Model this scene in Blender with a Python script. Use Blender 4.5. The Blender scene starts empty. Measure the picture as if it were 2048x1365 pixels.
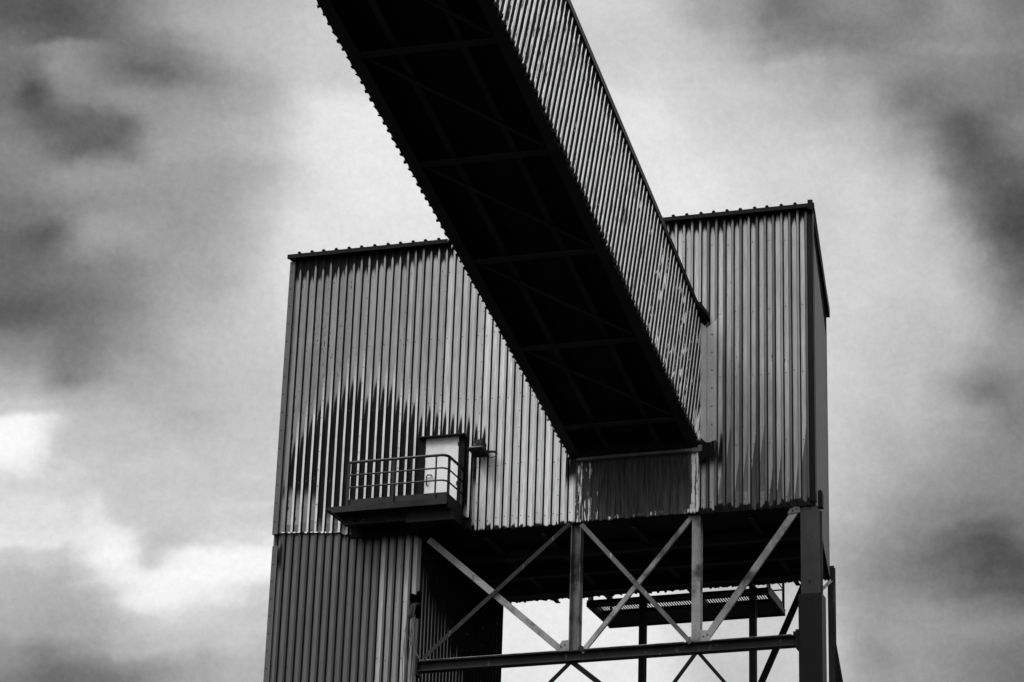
import bpy, math, random
import numpy as np
from mathutils import Matrix, Vector
random.seed(7)
rng = np.random.default_rng(11)
S = bpy.context.scene
COL = S.collection

# ------------------------------------------------------------------ camera
YAW, PIT, ROL = 0.13628582, 0.27246252, 0.02993497
CAM = Vector((21.9626, -42.0264, 1.6))
def rot(a, b, c):
    ca, sa = math.cos(a), math.sin(a); cb, sb = math.cos(b), math.sin(b); cc, sc = math.cos(c), math.sin(c)
    return Matrix(((ca, -sa, 0), (sa, ca, 0), (0, 0, 1))) @ Matrix(((1, 0, 0), (0, cb, -sb), (0, sb, cb))) @ Matrix(((cc, 0, sc), (0, 1, 0), (-sc, 0, cc)))
R = rot(YAW, PIT, ROL)
cd = bpy.data.cameras.new('camera'); cam = bpy.data.objects.new('camera', cd); COL.objects.link(cam)
F_PX, PPX, PPY = 3959.615, 1900.679, 1337.226          # focal length and optical axis, in 2048-wide pixels (a shifted lens)
cd.sensor_width = 36; cd.lens = F_PX / 2048 * 36
cd.shift_x = (1024 - PPX) / 2048; cd.shift_y = (PPY - 682.5) / 2048
cd.clip_start = 0.1; cd.clip_end = 3000
right, fwd, up = R.col[0].copy(), R.col[1].copy(), R.col[2].copy()
M = Matrix.Identity(4)
for i in range(3):
    M[i][0] = right[i]; M[i][1] = up[i]; M[i][2] = -fwd[i]; M[i][3] = CAM[i]
cam.matrix_world = M
S.camera = cam

# ------------------------------------------------------------------ exposure, world, sun
S.view_settings.view_transform = 'Standard'; S.view_settings.look = 'None'
S.view_settings.exposure = 0.0; S.view_settings.gamma = 1.0
SUN_EL, SUN_AZ = math.radians(48), math.radians(212)   # azimuth of the sun, clockwise from +y
BACK_SKY = 3.0                                         # brightness of the cloud deck behind the viewer
w = bpy.data.worlds.new('World'); S.world = w; w.use_nodes = True
nt = w.node_tree; nt.nodes.clear()
def nd(tree, t, **kw):
    n = tree.nodes.new(t)
    for k, v in kw.items():
        if k.startswith('i_'):
            key = k[2:]; n.inputs[int(key) if key.isdigit() else key].default_value = v
        else: setattr(n, k, v)
    return n
def mth(tree, op, a, b=None, c=None, clamp=False):
    n = tree.nodes.new('ShaderNodeMath'); n.operation = op; n.use_clamp = clamp
    for i, v in enumerate((a, b, c)):
        if v is None: continue
        if isinstance(v, (int, float)): n.inputs[i].default_value = v
        else: tree.links.new(v, n.inputs[i])
    return n.outputs[0]
def vm(tree, op, a, b=None):
    n = tree.nodes.new('ShaderNodeVectorMath'); n.operation = op
    for i, v in enumerate((a, b)):
        if v is None: continue
        if isinstance(v, (tuple, list, Vector)): n.inputs[i].default_value = tuple(v)
        else: tree.links.new(v, n.inputs[i])
    return n.outputs['Value'] if op in ('DOT_PRODUCT', 'LENGTH', 'DISTANCE') else n.outputs[0]
def sstep(tree, x, lo, hi):
    n = tree.nodes.new('ShaderNodeMapRange'); n.interpolation_type = 'SMOOTHSTEP'
    for i, v in enumerate((x, lo, hi)):
        if isinstance(v, (int, float)): n.inputs[i].default_value = v
        else: tree.links.new(v, n.inputs[i])
    return n.outputs[0]
def noise(tree, vec, scale, detail=4, rough=.55, dist=0.0):
    n = tree.nodes.new('ShaderNodeTexNoise'); n.inputs['Scale'].default_value = scale
    n.inputs['Detail'].default_value = detail; n.inputs['Roughness'].default_value = rough; n.inputs['Distortion'].default_value = dist
    tree.links.new(vec, n.inputs['Vector']); return n

def build_sky():
    t = nt
    tc = nd(t, 'ShaderNodeTexCoord'); d = tc.outputs['Generated']
    # cloud coordinates: a plane of cloud seen towards a fixed compass bearing and height
    fz = mth(t, 'MAXIMUM', vm(t, 'DOT_PRODUCT', d, fwd), 0.02)
    a = mth(t, 'DIVIDE', vm(t, 'DOT_PRODUCT', d, right), fz)
    b = mth(t, 'DIVIDE', vm(t, 'DOT_PRODUCT', d, up), fz)
    wv = noise(t, d, 9.0, 5, .55)
    wv2 = noise(t, d, 30.0, 4, .6)
    sx = nd(t, 'ShaderNodeSeparateColor'); t.links.new(wv.outputs['Color'], sx.inputs[0])
    sy = nd(t, 'ShaderNodeSeparateColor'); t.links.new(wv2.outputs['Color'], sy.inputs[0])
    def warp(v, ch):
        v = mth(t, 'MULTIPLY_ADD', mth(t, 'SUBTRACT', sx.outputs[ch], .5), .045, v)
        return mth(t, 'MULTIPLY_ADD', mth(t, 'SUBTRACT', sy.outputs[ch], .5), .014, v)
    a = warp(a, 0); b = warp(b, 1)
    u = mth(t, 'MULTIPLY_ADD', a, F_PX / 2048, PPX / 2048)           # across the cloud field
    v = mth(t, 'MULTIPLY_ADD', b, -F_PX / 1365, PPY / 1365)          # down the cloud field
    xs = [-250, 30, 80, 130, 180, 230, 285, 340, 450, 560, 650, 1000, 1300, 1400, 1500, 1560, 1640, 1740, 1790, 1850, 1920, 1980, 2040, 2250]
    L = {30: '30:85 130:80 230:118 340:163 450:180 560:190', 80: '30:108 130:93 230:114 340:145 450:175 560:190', 110: '30:120 130:146 230:118 340:126 450:165 560:186',
        150: '30:104 80:105 130:152 230:105 285:94 340:112 450:150 560:182', 210: '30:100 80:60 130:128 230:150 340:155 450:162 560:186',
        270: '30:120 80:86 130:84 230:96 285:150 340:160 450:175 560:196', 310: '30:130 80:120 130:90 180:86 230:98 285:155 340:165 450:175 560:202',
        370: '30:130 130:150 230:155 340:160 450:166 560:192 650:218', 430: '30:115 130:140 230:150 340:160 450:170 560:198 650:222',
        480: '30:100 80:90 130:142 180:162 340:155 450:172 560:202', 560: '30:105 130:122 230:136 340:160 450:176 560:212', 620: '30:86 130:106 230:132 340:170 450:188 560:212',
        690: '30:132 130:116 230:144 340:178 450:194 560:212', 760: '30:170 80:140 130:128 230:165 340:180 450:196 560:210', 820: '30:200 80:188 130:178 230:174 340:184 450:196 560:206',
        855: '30:240 80:214 130:190 230:185 340:180 450:195 560:206', 900: '30:242 80:205 130:195 230:190 340:190 450:196 560:206', 970: '30:214 130:210 230:200 340:200 450:201 560:211',
        1030: '30:220 130:222 180:226 230:206 340:205 450:206 560:211', 1080: '30:225 130:226 180:230 230:232 285:200 340:200 450:211 560:227',
        1110: '30:202 130:206 180:234 230:238 285:206 340:232 450:240 560:242', 1150: '30:180 130:184 180:208 230:228 285:236 340:242 450:242 560:240',
        1190: '30:175 130:174 180:178 230:204 285:232 340:236 450:222 560:214', 1230: '30:170 130:165 230:180 285:198 340:212 450:206 560:206',
        1280: '30:145 130:130 230:172 340:194 450:200 560:200', 1340: '30:125 130:105 230:115 340:155 450:180 560:186', 1500: '30:120 340:130 560:160'}
    Rr = {30: '1000:180 1300:185 1400:170 1500:150 1560:108 1640:128 1740:135 1850:126 1920:148 2040:120', 80: '1300:195 1400:186 1500:162 1560:130 1640:120 1740:125 1850:136 1920:142 2040:130',
        110: '1300:205 1400:191 1500:172 1560:150 1640:126 1740:130 1850:145 1920:150 2040:135', 150: '1300:212 1400:202 1500:190 1560:180 1640:165 1740:150 1850:135 1920:135 2040:125',
        210: '1300:220 1400:210 1500:204 1640:182 1740:172 1790:136 1850:122 1920:128 2040:120', 270: '1300:226 1400:216 1500:210 1640:199 1740:185 1790:168 1850:134 1920:95 1980:110 2040:134',
        310: '1400:222 1500:212 1640:205 1740:192 1850:156 1920:98 1980:98 2040:124', 370: '1400:226 1500:214 1640:207 1740:201 1850:176 1920:120 1980:97 2040:96', 430: '1400:226 1640:207 1740:208 1850:192 1920:156 1980:104 2040:72',
        480: '1640:208 1740:211 1850:198 1920:176 1980:118 2040:62', 560: '1640:212 1740:212 1850:200 1920:188 1980:150 2040:98', 620: '1640:210 1740:208 1850:196 1920:188 1980:164 2040:130',
        690: '1640:212 1740:202 1850:194 1920:180 1980:158 2040:150', 760: '1640:212 1740:200 1850:190 1920:160 1980:122 2040:132', 820: '1640:208 1740:195 1850:190 1920:174 1980:150 2040:126', 855: '1640:208 1740:191 1850:183 1920:168 1980:150 2040:130', 900: '1640:206 1740:188 1850:175 1920:160 2040:134',
        970: '1640:206 1740:183 1850:158 1920:146 2040:130', 1030: '1640:200 1740:173 1850:140 1920:124 2040:124', 1080: '1640:190 1740:156 1850:116 1920:94 1980:94 2040:112', 1110: '1640:185 1740:145 1850:101 1920:80 1980:76 2040:98',
        1150: '1640:185 1740:140 1850:106 1920:82 1980:74 2040:82', 1190: '1640:190 1740:150 1850:122 1920:100 2040:86', 1230: '1640:200 1740:156 1850:145 1920:126 2040:101', 1280: '1640:205 1740:160 1850:150 1920:144 2040:128', 1340: '1640:202 1740:151 1850:146 1920:134 2040:110', 1500: '1640:180 2040:110'}
    rows = {}
    for y in L:
        pt = [tuple(map(float, q.split(':'))) for q in (L[y] + ' ' + Rr.get(y, '')).split()]
        rows[y] = [float(np.interp(x, [p[0] for p in pt], [p[1] for p in pt])) for x in xs]
        rows[y] = [q if q > 140 else 140 - (140-q)*(.72 if 140 < y < 320 and j_ < 9 else .88) for j_, q in enumerate(rows[y])]
        for j in (10, 11, 12): rows[y][j] = max(rows[y][j], 230 if y > 200 else 205)
    rows[-250] = [110]*9 + [150]*4 + [130]*11; rows[1750] = [120]*9 + [170]*6 + [140]*9
    ys = sorted(rows); acc = None
    lin = lambda c: (c/255/12.92 if c < 10 else ((c/255+.055)/1.055)**2.4)
    for i, y in enumerate(ys):
        r = nd(t, 'ShaderNodeValToRGB'); el = r.color_ramp.elements; r.color_ramp.interpolation = 'CARDINAL'
        while len(el) < len(xs): el.new(.5)
        for e, x, c in zip(el, xs, rows[y]):
            e.position = (x + 400) / 2800
        for e, c in zip(el, rows[y]):
            q = c/255; e.color = (q, q, q, 1)
        t.links.new(mth(t, 'MULTIPLY_ADD', u, 2048/2800, 400/2800), r.inputs[0])
        vv = y / 1365
        lo = sstep(t, v, ys[i-1]/1365, vv) if i else None
        hi = sstep(t, v, vv, ys[i+1]/1365) if i < len(ys)-1 else None
        wgt = lo if hi is None else (mth(t, 'SUBTRACT', 1.0, hi) if lo is None else mth(t, 'SUBTRACT', lo, hi))
        term = mth(t, 'MULTIPLY', r.outputs[0], wgt)
        acc = term if acc is None else mth(t, 'ADD', acc, term)
    # wispy detail of the cloud itself
    str_v = vm(t, 'MULTIPLY', d, (1.0, 1.0, 1.7))
    n1 = noise(t, str_v, 11.0, 6, .5, .3); n2 = noise(t, str_v, 34.0, 8, .62, .5)
    det = mth(t, 'MULTIPLY_ADD', mth(t, 'SUBTRACT', n1.outputs[0], .5), .11, 0.0)
    det = mth(t, 'MULTIPLY_ADD', mth(t, 'SUBTRACT', n2.outputs[0], .5), .075, det)
    # a brighter torn-edged bank low on the left
    bank = sstep(t, mth(t, 'MULTIPLY_ADD', mth(t, 'SUBTRACT', n2.outputs[0], .5), .30, mth(t, 'MULTIPLY_ADD', mth(t, 'SUBTRACT', n1.outputs[0], .5), .15, acc)), .79, .90)
    bank = mth(t, 'MULTIPLY', bank, mth(t, 'MULTIPLY', sstep(t, mth(t, 'MULTIPLY', u, -1.0), -.34, -.26), sstep(t, v, .55, .62)))
    acc = mth(t, 'ADD', acc, mth(t, 'MULTIPLY', bank, .035))
    n4 = noise(t, d, 330.0, 3, .75); det = mth(t, 'MULTIPLY_ADD', mth(t, 'SUBTRACT', n4.outputs[0], .5), .10, det)
    tone = mth(t, 'MAXIMUM', mth(t, 'ADD', acc, det), 0.03)
    near = mth(t, 'POWER', tone, 2.2)
    # the rest of the cloud deck, generic
    n3 = noise(t, d, 3.0, 6, .55, .4)
    far = mth(t, 'MULTIPLY', mth(t, 'MULTIPLY_ADD', n3.outputs[0], .6, .7), BACK_SKY)
    sz = nd(t, 'ShaderNodeSeparateXYZ'); t.links.new(d, sz.inputs[0])
    far = mth(t, 'MULTIPLY', far, mth(t, 'MULTIPLY_ADD', sstep(t, sz.outputs[2], .05, .75), .85, .15))
    ang = vm(t, 'DOT_PRODUCT', d, tuple((fwd + right * ((1024-PPX)/F_PX) + up * ((PPY-682)/F_PX)).normalized()))
    m = sstep(t, ang, .80, .93)
    cl = mth(t, 'ADD', mth(t, 'MULTIPLY', near, m), mth(t, 'MULTIPLY', far, mth(t, 'SUBTRACT', 1.0, m)))
    cl = mth(t, 'MULTIPLY', cl, 10.0)
    sky = nd(t, 'ShaderNodeTexSky', sky_type='NISHITA'); sky.sun_disc = False
    sky.sun_elevation = SUN_EL; sky.sun_rotation = SUN_AZ
    bw = nd(t, 'ShaderNodeRGBToBW'); t.links.new(sky.outputs[0], bw.inputs[0])
    val = mth(t, 'ADD', mth(t, 'MULTIPLY', cl, .97), mth(t, 'MULTIPLY', bw.outputs[0], .03))
    bg = nd(t, 'ShaderNodeBackground'); bg.inputs['Strength'].default_value = 0.10
    t.links.new(val, bg.inputs['Color'])
    out = nd(t, 'ShaderNodeOutputWorld'); t.links.new(bg.outputs[0], out.inputs[0])
build_sky()
sd = bpy.data.lights.new('sun', 'SUN'); sd.energy = 1.5; sd.angle = math.radians(16); sd.color = (1, 1, 1)
sun = bpy.data.objects.new('sun', sd); COL.objects.link(sun); sun.location = (0, -30, 60)
sdir = Vector((math.sin(SUN_AZ)*math.cos(SUN_EL), math.cos(SUN_AZ)*math.cos(SUN_EL), math.sin(SUN_EL)))
sun.rotation_euler = (-sdir).to_track_quat('-Z', 'Y').to_euler()

# ------------------------------------------------------------------ materials (the photograph is black and white)
def metal(name, alb, var=.5, scale=3.0, rough=.6, zs=.35, spec=.06, chips=0.0, chip_alb=.3, grime=0.0):
    m = bpy.data.materials.new(name); m.use_nodes = True; t = m.node_tree
    b = t.nodes['Principled BSDF']; b.inputs['Roughness'].default_value = rough
    b.inputs['Specular IOR Level'].default_value = spec
    tc = nd(t, 'ShaderNodeTexCoord')
    v = vm(t, 'MULTIPLY', tc.outputs['Object'], (1, 1, zs))
    n1 = noise(t, v, scale, 6, .6); n2 = noise(t, tc.outputs['Object'], scale*9, 4, .6)
    f = mth(t, 'MULTIPLY_ADD', mth(t, 'SUBTRACT', n1.outputs[0], .5), 2.4*var, 1.0)
    f = mth(t, 'MULTIPLY_ADD', mth(t, 'SUBTRACT', n2.outputs[0], .5), .9*var, f)
    c = mth(t, 'MULTIPLY', mth(t, 'MAXIMUM', f, .12), alb)
    if chips > 0:
        n3 = noise(t, v, scale*2.6, 6, .7); k = sstep(t, n3.outputs[0], .64-chips*.2, .69-chips*.2)
        c = mth(t, 'ADD', mth(t, 'MULTIPLY', c, mth(t, 'SUBTRACT', 1.0, k)), mth(t, 'MULTIPLY', k, chip_alb))
    if grime > 0:
        n4 = noise(t, tc.outputs['Object'], .9, 5, .65, .3); k = sstep(t, n4.outputs[0], .60-grime*.25, .44-grime*.25)
        c = mth(t, 'MULTIPLY', c, mth(t, 'MULTIPLY_ADD', k, -.78, 1.0))
    t.links.new(c, b.inputs['Base Color'])
    bp = nd(t, 'ShaderNodeBump'); bp.inputs['Strength'].default_value = .25; bp.inputs['Distance'].default_value = .01
    t.links.new(n2.outputs[0], bp.inputs['Height']); t.links.new(bp.outputs[0], b.inputs['Normal'])
    return m

def cladding(name, dark=.011, rust=.014, gain=1.0, edge=.04, fx=26, fy=6):
    """painted ribbed sheet with stains: the sheet's own attributes say where its stains begin and end"""
    m = bpy.data.materials.new(name); m.use_nodes = True; t = m.node_tree
    b = t.nodes['Principled BSDF']; b.inputs['Roughness'].default_value = .55; b.inputs['Specular IOR Level'].default_value = .05
    def at(n):
        x = nd(t, 'ShaderNodeAttribute'); x.attribute_name = n; return x.outputs['Fac']
    u, v, lc = at('uu'), at('vv'), at('lc')
    cx = nd(t, 'ShaderNodeCombineXYZ'); t.links.new(u, cx.inputs[0]); t.links.new(v, cx.inputs[1]); P = cx.outputs[0]
    s1 = noise(t, vm(t, 'MULTIPLY', P, (16, 1.1, 1)), 1, 5, .6).outputs[0]
    s2 = noise(t, vm(t, 'MULTIPLY', P, (75, 2.2, 1)), 1, 4, .65).outputs[0]
    s3 = noise(t, vm(t, 'MULTIPLY', P, (fx, fy, 1)), 1, 6, .7).outputs[0]
    big = noise(t, vm(t, 'MULTIPLY', P, (1.1, .5, 1)), 1, 4, .55).outputs[0]
    c0 = lambda n: mth(t, 'SUBTRACT', n, .5)
    lc2 = mth(t, 'MULTIPLY', lc, lc)
    wob = mth(t, 'MULTIPLY_ADD', c0(s1), .30, mth(t, 'MULTIPLY', c0(s2), .22))
    wob = mth(t, 'MULTIPLY_ADD', c0(s3), .10, wob)
    soft = at('soft')
    # 1: stain, and shade painted on the lower side wall, hanging down from the top edge, ends in a rounded tongue in every pan
    e = mth(t, 'SUBTRACT', mth(t, 'ADD', v, wob), at('topz')); e = mth(t, 'MULTIPLY_ADD', lc2, .13, e)
    k1 = sstep(t, e, mth(t, 'MULTIPLY', soft, -1.0), soft)
    # 2: stain between two heights, pointed at its top
    e = mth(t, 'SUBTRACT', at('a1'), mth(t, 'ADD', v, mth(t, 'MULTIPLY', wob, 1.3)))
    e = mth(t, 'SUBTRACT', e, mth(t, 'MULTIPLY', mth(t, 'POWER', mth(t, 'ABSOLUTE', mth(t, 'ADD', lc, -.3)), 1.5), .36))
    k2 = sstep(t, e, mth(t, 'MULTIPLY', soft, -1.6), mth(t, 'MULTIPLY', soft, 1.6))
    e = mth(t, 'SUBTRACT', mth(t, 'ADD', v, wob), at('a0')); k2 = mth(t, 'MULTIPLY', k2, sstep(t, e, -.22, .22))
    # 3: corroded bottom edge
    e = mth(t, 'SUBTRACT', at('botz'), mth(t, 'MULTIPLY_ADD', wob, .8, v)); k3 = sstep(t, e, -.015, .02)
    # 4: half-tone run-off wedge
    e = mth(t, 'SUBTRACT', at('wz'), mth(t, 'ADD', v, wob)); e = mth(t, 'MULTIPLY_ADD', lc, .45, e)
    k4 = mth(t, 'MULTIPLY', sstep(t, e, -.03, .05), at('wk'))
    # 5: bare rust where paint has flaked away, plus painted shade on rib flanks
    fl = mth(t, 'ADD', mth(t, 'MULTIPLY', s3, .55), mth(t, 'MULTIPLY', s1, .30)); fl = mth(t, 'MULTIPLY_ADD', big, .15, fl)
    thr = mth(t, 'MULTIPLY_ADD', at('rust'), -.52, .76)
    thr = mth(t, 'MULTIPLY_ADD', lc2, -edge, thr)
    k5 = sstep(t, fl, mth(t, 'ADD', thr, -.02), mth(t, 'ADD', thr, .02))
    # paint
    pt = mth(t, 'MULTIPLY_ADD', c0(s2), 1.3, 1.0); pt = mth(t, 'MULTIPLY_ADD', c0(s1), 1.0, pt); pt = mth(t, 'MULTIPLY_ADD', lc, .10, pt); pt = mth(t, 'MULTIPLY_ADD', c0(big), .7, pt)
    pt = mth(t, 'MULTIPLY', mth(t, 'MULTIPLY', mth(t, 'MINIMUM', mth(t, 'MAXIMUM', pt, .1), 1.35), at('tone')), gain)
    rs = mth(t, 'MULTIPLY', mth(t, 'MULTIPLY_ADD', s3, 1.2, .3), mth(t, 'MULTIPLY', mth(t, 'MAXIMUM', mth(t, 'MULTIPLY_ADD', c0(s1), 3.0, 1.0), .15), rust))
    inv = lambda k: mth(t, 'SUBTRACT', 1.0, k)
    c = mth(t, 'ADD', mth(t, 'MULTIPLY', pt, inv(k5)), mth(t, 'MULTIPLY', rs, k5))
    c = mth(t, 'MULTIPLY', c, inv(k4))
    kk = mth(t, 'MAXIMUM', mth(t, 'MAXIMUM', k1, k2), k3)
    dk = mth(t, 'MULTIPLY', mth(t, 'MULTIPLY_ADD', s1, 1.4, .3), dark)
    c = mth(t, 'ADD', mth(t, 'MULTIPLY', c, inv(kk)), mth(t, 'MULTIPLY', dk, kk))
    t.links.new(c, b.inputs['Base Color'])
    b.inputs['Roughness'].default_value = .42
    t.links.new(mth(t, 'MULTIPLY', mth(t, 'MULTIPLY', inv(kk), inv(k5)), .30), b.inputs['Specular IOR Level'])
    oil = noise(t, vm(t, 'MULTIPLY', P, (7, .8, 1)), 1, 3, .5).outputs[0]
    bp = nd(t, 'ShaderNodeBump'); bp.inputs['Strength'].default_value = .5; bp.inputs['Distance'].default_value = .02
    t.links.new(mth(t, 'MULTIPLY_ADD', s3, .15, oil), bp.inputs['Height']); t.links.new(bp.outputs[0], b.inputs['Normal'])
    return m

M_CLAD = cladding('weathered_cladding')
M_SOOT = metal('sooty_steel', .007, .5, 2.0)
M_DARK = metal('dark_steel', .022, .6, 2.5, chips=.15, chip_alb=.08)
M_MID = metal('grey_steel', .10, .7, 2.2, chips=.25, chip_alb=.30, grime=.35)
M_LIGHT = metal('pale_galvanised_steel', .21, .9, 1.6, grime=.35)
M_COLUMN = metal('dull_column_paint', .042, .5, 1.8)
M_CASING = metal('dark_casing_paint', .010, .5, 1.6)
M_RAIL = metal('worn_rail_steel', .022, .7, 5.0, rough=.45, spec=.3)
M_EDGE = metal('scuffed_edge_steel', .020, 1.0, 1.6, chips=.2, chip_alb=.06)
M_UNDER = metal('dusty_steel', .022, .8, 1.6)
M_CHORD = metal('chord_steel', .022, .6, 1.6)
M_TRIM = metal('blackened_trim', .003, .5, 4.0)
M_FLASH = metal('grey_flashing', .085, .35, 2.0)
M_PALEFLASH = metal('pale_flashing', .30, .45, 2.4)
M_DOOR = metal('white_door_paint', .60, .35, 1.3)
M_GLASS = metal('dusty_lamp_glass', .10, .6, 9.0, rough=.15, spec=.6)
M_CABLE = metal('cable_sheath', .05, .4, 5.0)
M_GROUND = metal('coal_yard_ground', .022, .6, .15, rough=.95, zs=1)
M_SILL = metal('rusty_sill_steel', .10, .8, 3.0, zs=1, chips=.1, chip_alb=.3)

# ------------------------------------------------------------------ mesh helpers
def empty(name, loc, label, cat):
    o = bpy.data.objects.new(name, None); COL.objects.link(o); o.location = loc
    o['label'] = label; o['category'] = cat; return o
class MB:
    def __init__(s): s.v = []; s.f = []
    def add(s, vs, fs):
        o = len(s.v); s.v += [tuple(p) for p in vs]; s.f += [tuple(i+o for i in f) for f in fs]; return s
    def box(s, x0, x1, y0, y1, z0, z1, bev=0.0):
        if bev:
            import bmesh
            bm = bmesh.new(); bmesh.ops.create_cube(bm, size=1)
            for q in bm.verts: q.co = Vector(((x0+x1)/2 + q.co.x*(x1-x0), (y0+y1)/2 + q.co.y*(y1-y0), (z0+z1)/2 + q.co.z*(z1-z0)))
            bmesh.ops.bevel(bm, geom=bm.edges[:], offset=bev, segments=2, affect='EDGES')
            bm.verts.index_update(); s.add([q.co[:] for q in bm.verts], [[q.index for q in f.verts] for f in bm.faces]); bm.free(); return s
        return s.add([(x0,y0,z0),(x1,y0,z0),(x1,y1,z0),(x0,y1,z0),(x0,y0,z1),(x1,y0,z1),(x1,y1,z1),(x0,y1,z1)],
                     [(0,3,2,1),(4,5,6,7),(0,1,5,4),(1,2,6,5),(2,3,7,6),(3,0,4,7)])
    def sweep(s, prof, p, q, e1, e2):
        """closed profile (list of 2-D points on e1, e2) carried straight from p to q"""
        p, q, e1, e2 = Vector(p), Vector(q), Vector(e1), Vector(e2); n = len(prof)
        vs = [p + e1*a + e2*b for a, b in prof] + [q + e1*a + e2*b for a, b in prof]
        return s.add(vs, [(i, (i+1) % n, (i+1) % n + n, i+n) for i in range(n)] + [tuple(range(n))[::-1], tuple(range(n, 2*n))])
    def tube(s, pts, r, n=8):
        pts = [Vector(p) for p in pts]; rings = []
        for i, p in enumerate(pts):
            d = (pts[min(i+1, len(pts)-1)] - pts[max(i-1, 0)]).normalized()
            a = d.cross(Vector((0, 0, 1))); a = a if a.length > .05 else d.cross(Vector((1, 0, 0))); a.normalize(); b = d.cross(a)
            rings.append([p + a*math.cos(k*2*math.pi/n)*r + b*math.sin(k*2*math.pi/n)*r for k in range(n)])
        fs = [(i*n+k, i*n+(k+1) % n, (i+1)*n+(k+1) % n, (i+1)*n+k) for i in range(len(pts)-1) for k in range(n)]
        fs += [tuple(range(n))[::-1], tuple((len(pts)-1)*n+k for k in range(n))]
        return s.add([p for g in rings for p in g], fs)
    def build(s, name, mat, parent=None, label=None, smooth=False):
        me = bpy.data.meshes.new(name); me.from_pydata(s.v, [], s.f); me.materials.append(mat)
        import bmesh
        bm = bmesh.new(); bm.from_mesh(me); bmesh.ops.recalc_face_normals(bm, faces=bm.faces[:]); bm.to_mesh(me); bm.free()
        if smooth:
            for q in me.polygons: q.use_smooth = True
        o = bpy.data.objects.new(name, me); COL.objects.link(o)
        if parent:
            o.parent = parent
            if parent.type == 'EMPTY': o.matrix_parent_inverse = Matrix.Translation(-parent.location)
        if label: o['label'] = label
        return o
def hprof(wd, dp, tf=.018, tw=.012):
    """H section, flanges across the first axis; centred on the origin"""
    a, b, c = wd/2, dp/2, tw/2
    return [(-a,-b),(a,-b),(a,-b+tf),(c,-b+tf),(c,b-tf),(a,b-tf),(a,b),(-a,b),(-a,b-tf),(-c,b-tf),(-c,-b+tf),(-a,-b+tf)]
def lprof(wd, dp, t=.012): return [(-wd/2,0),(wd/2,0),(wd/2,t),(-wd/2+t,t),(-wd/2+t,dp),(-wd/2,dp)]
X, Y, Z = Vector((1,0,0)), Vector((0,1,0)), Vector((0,0,1))

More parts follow.
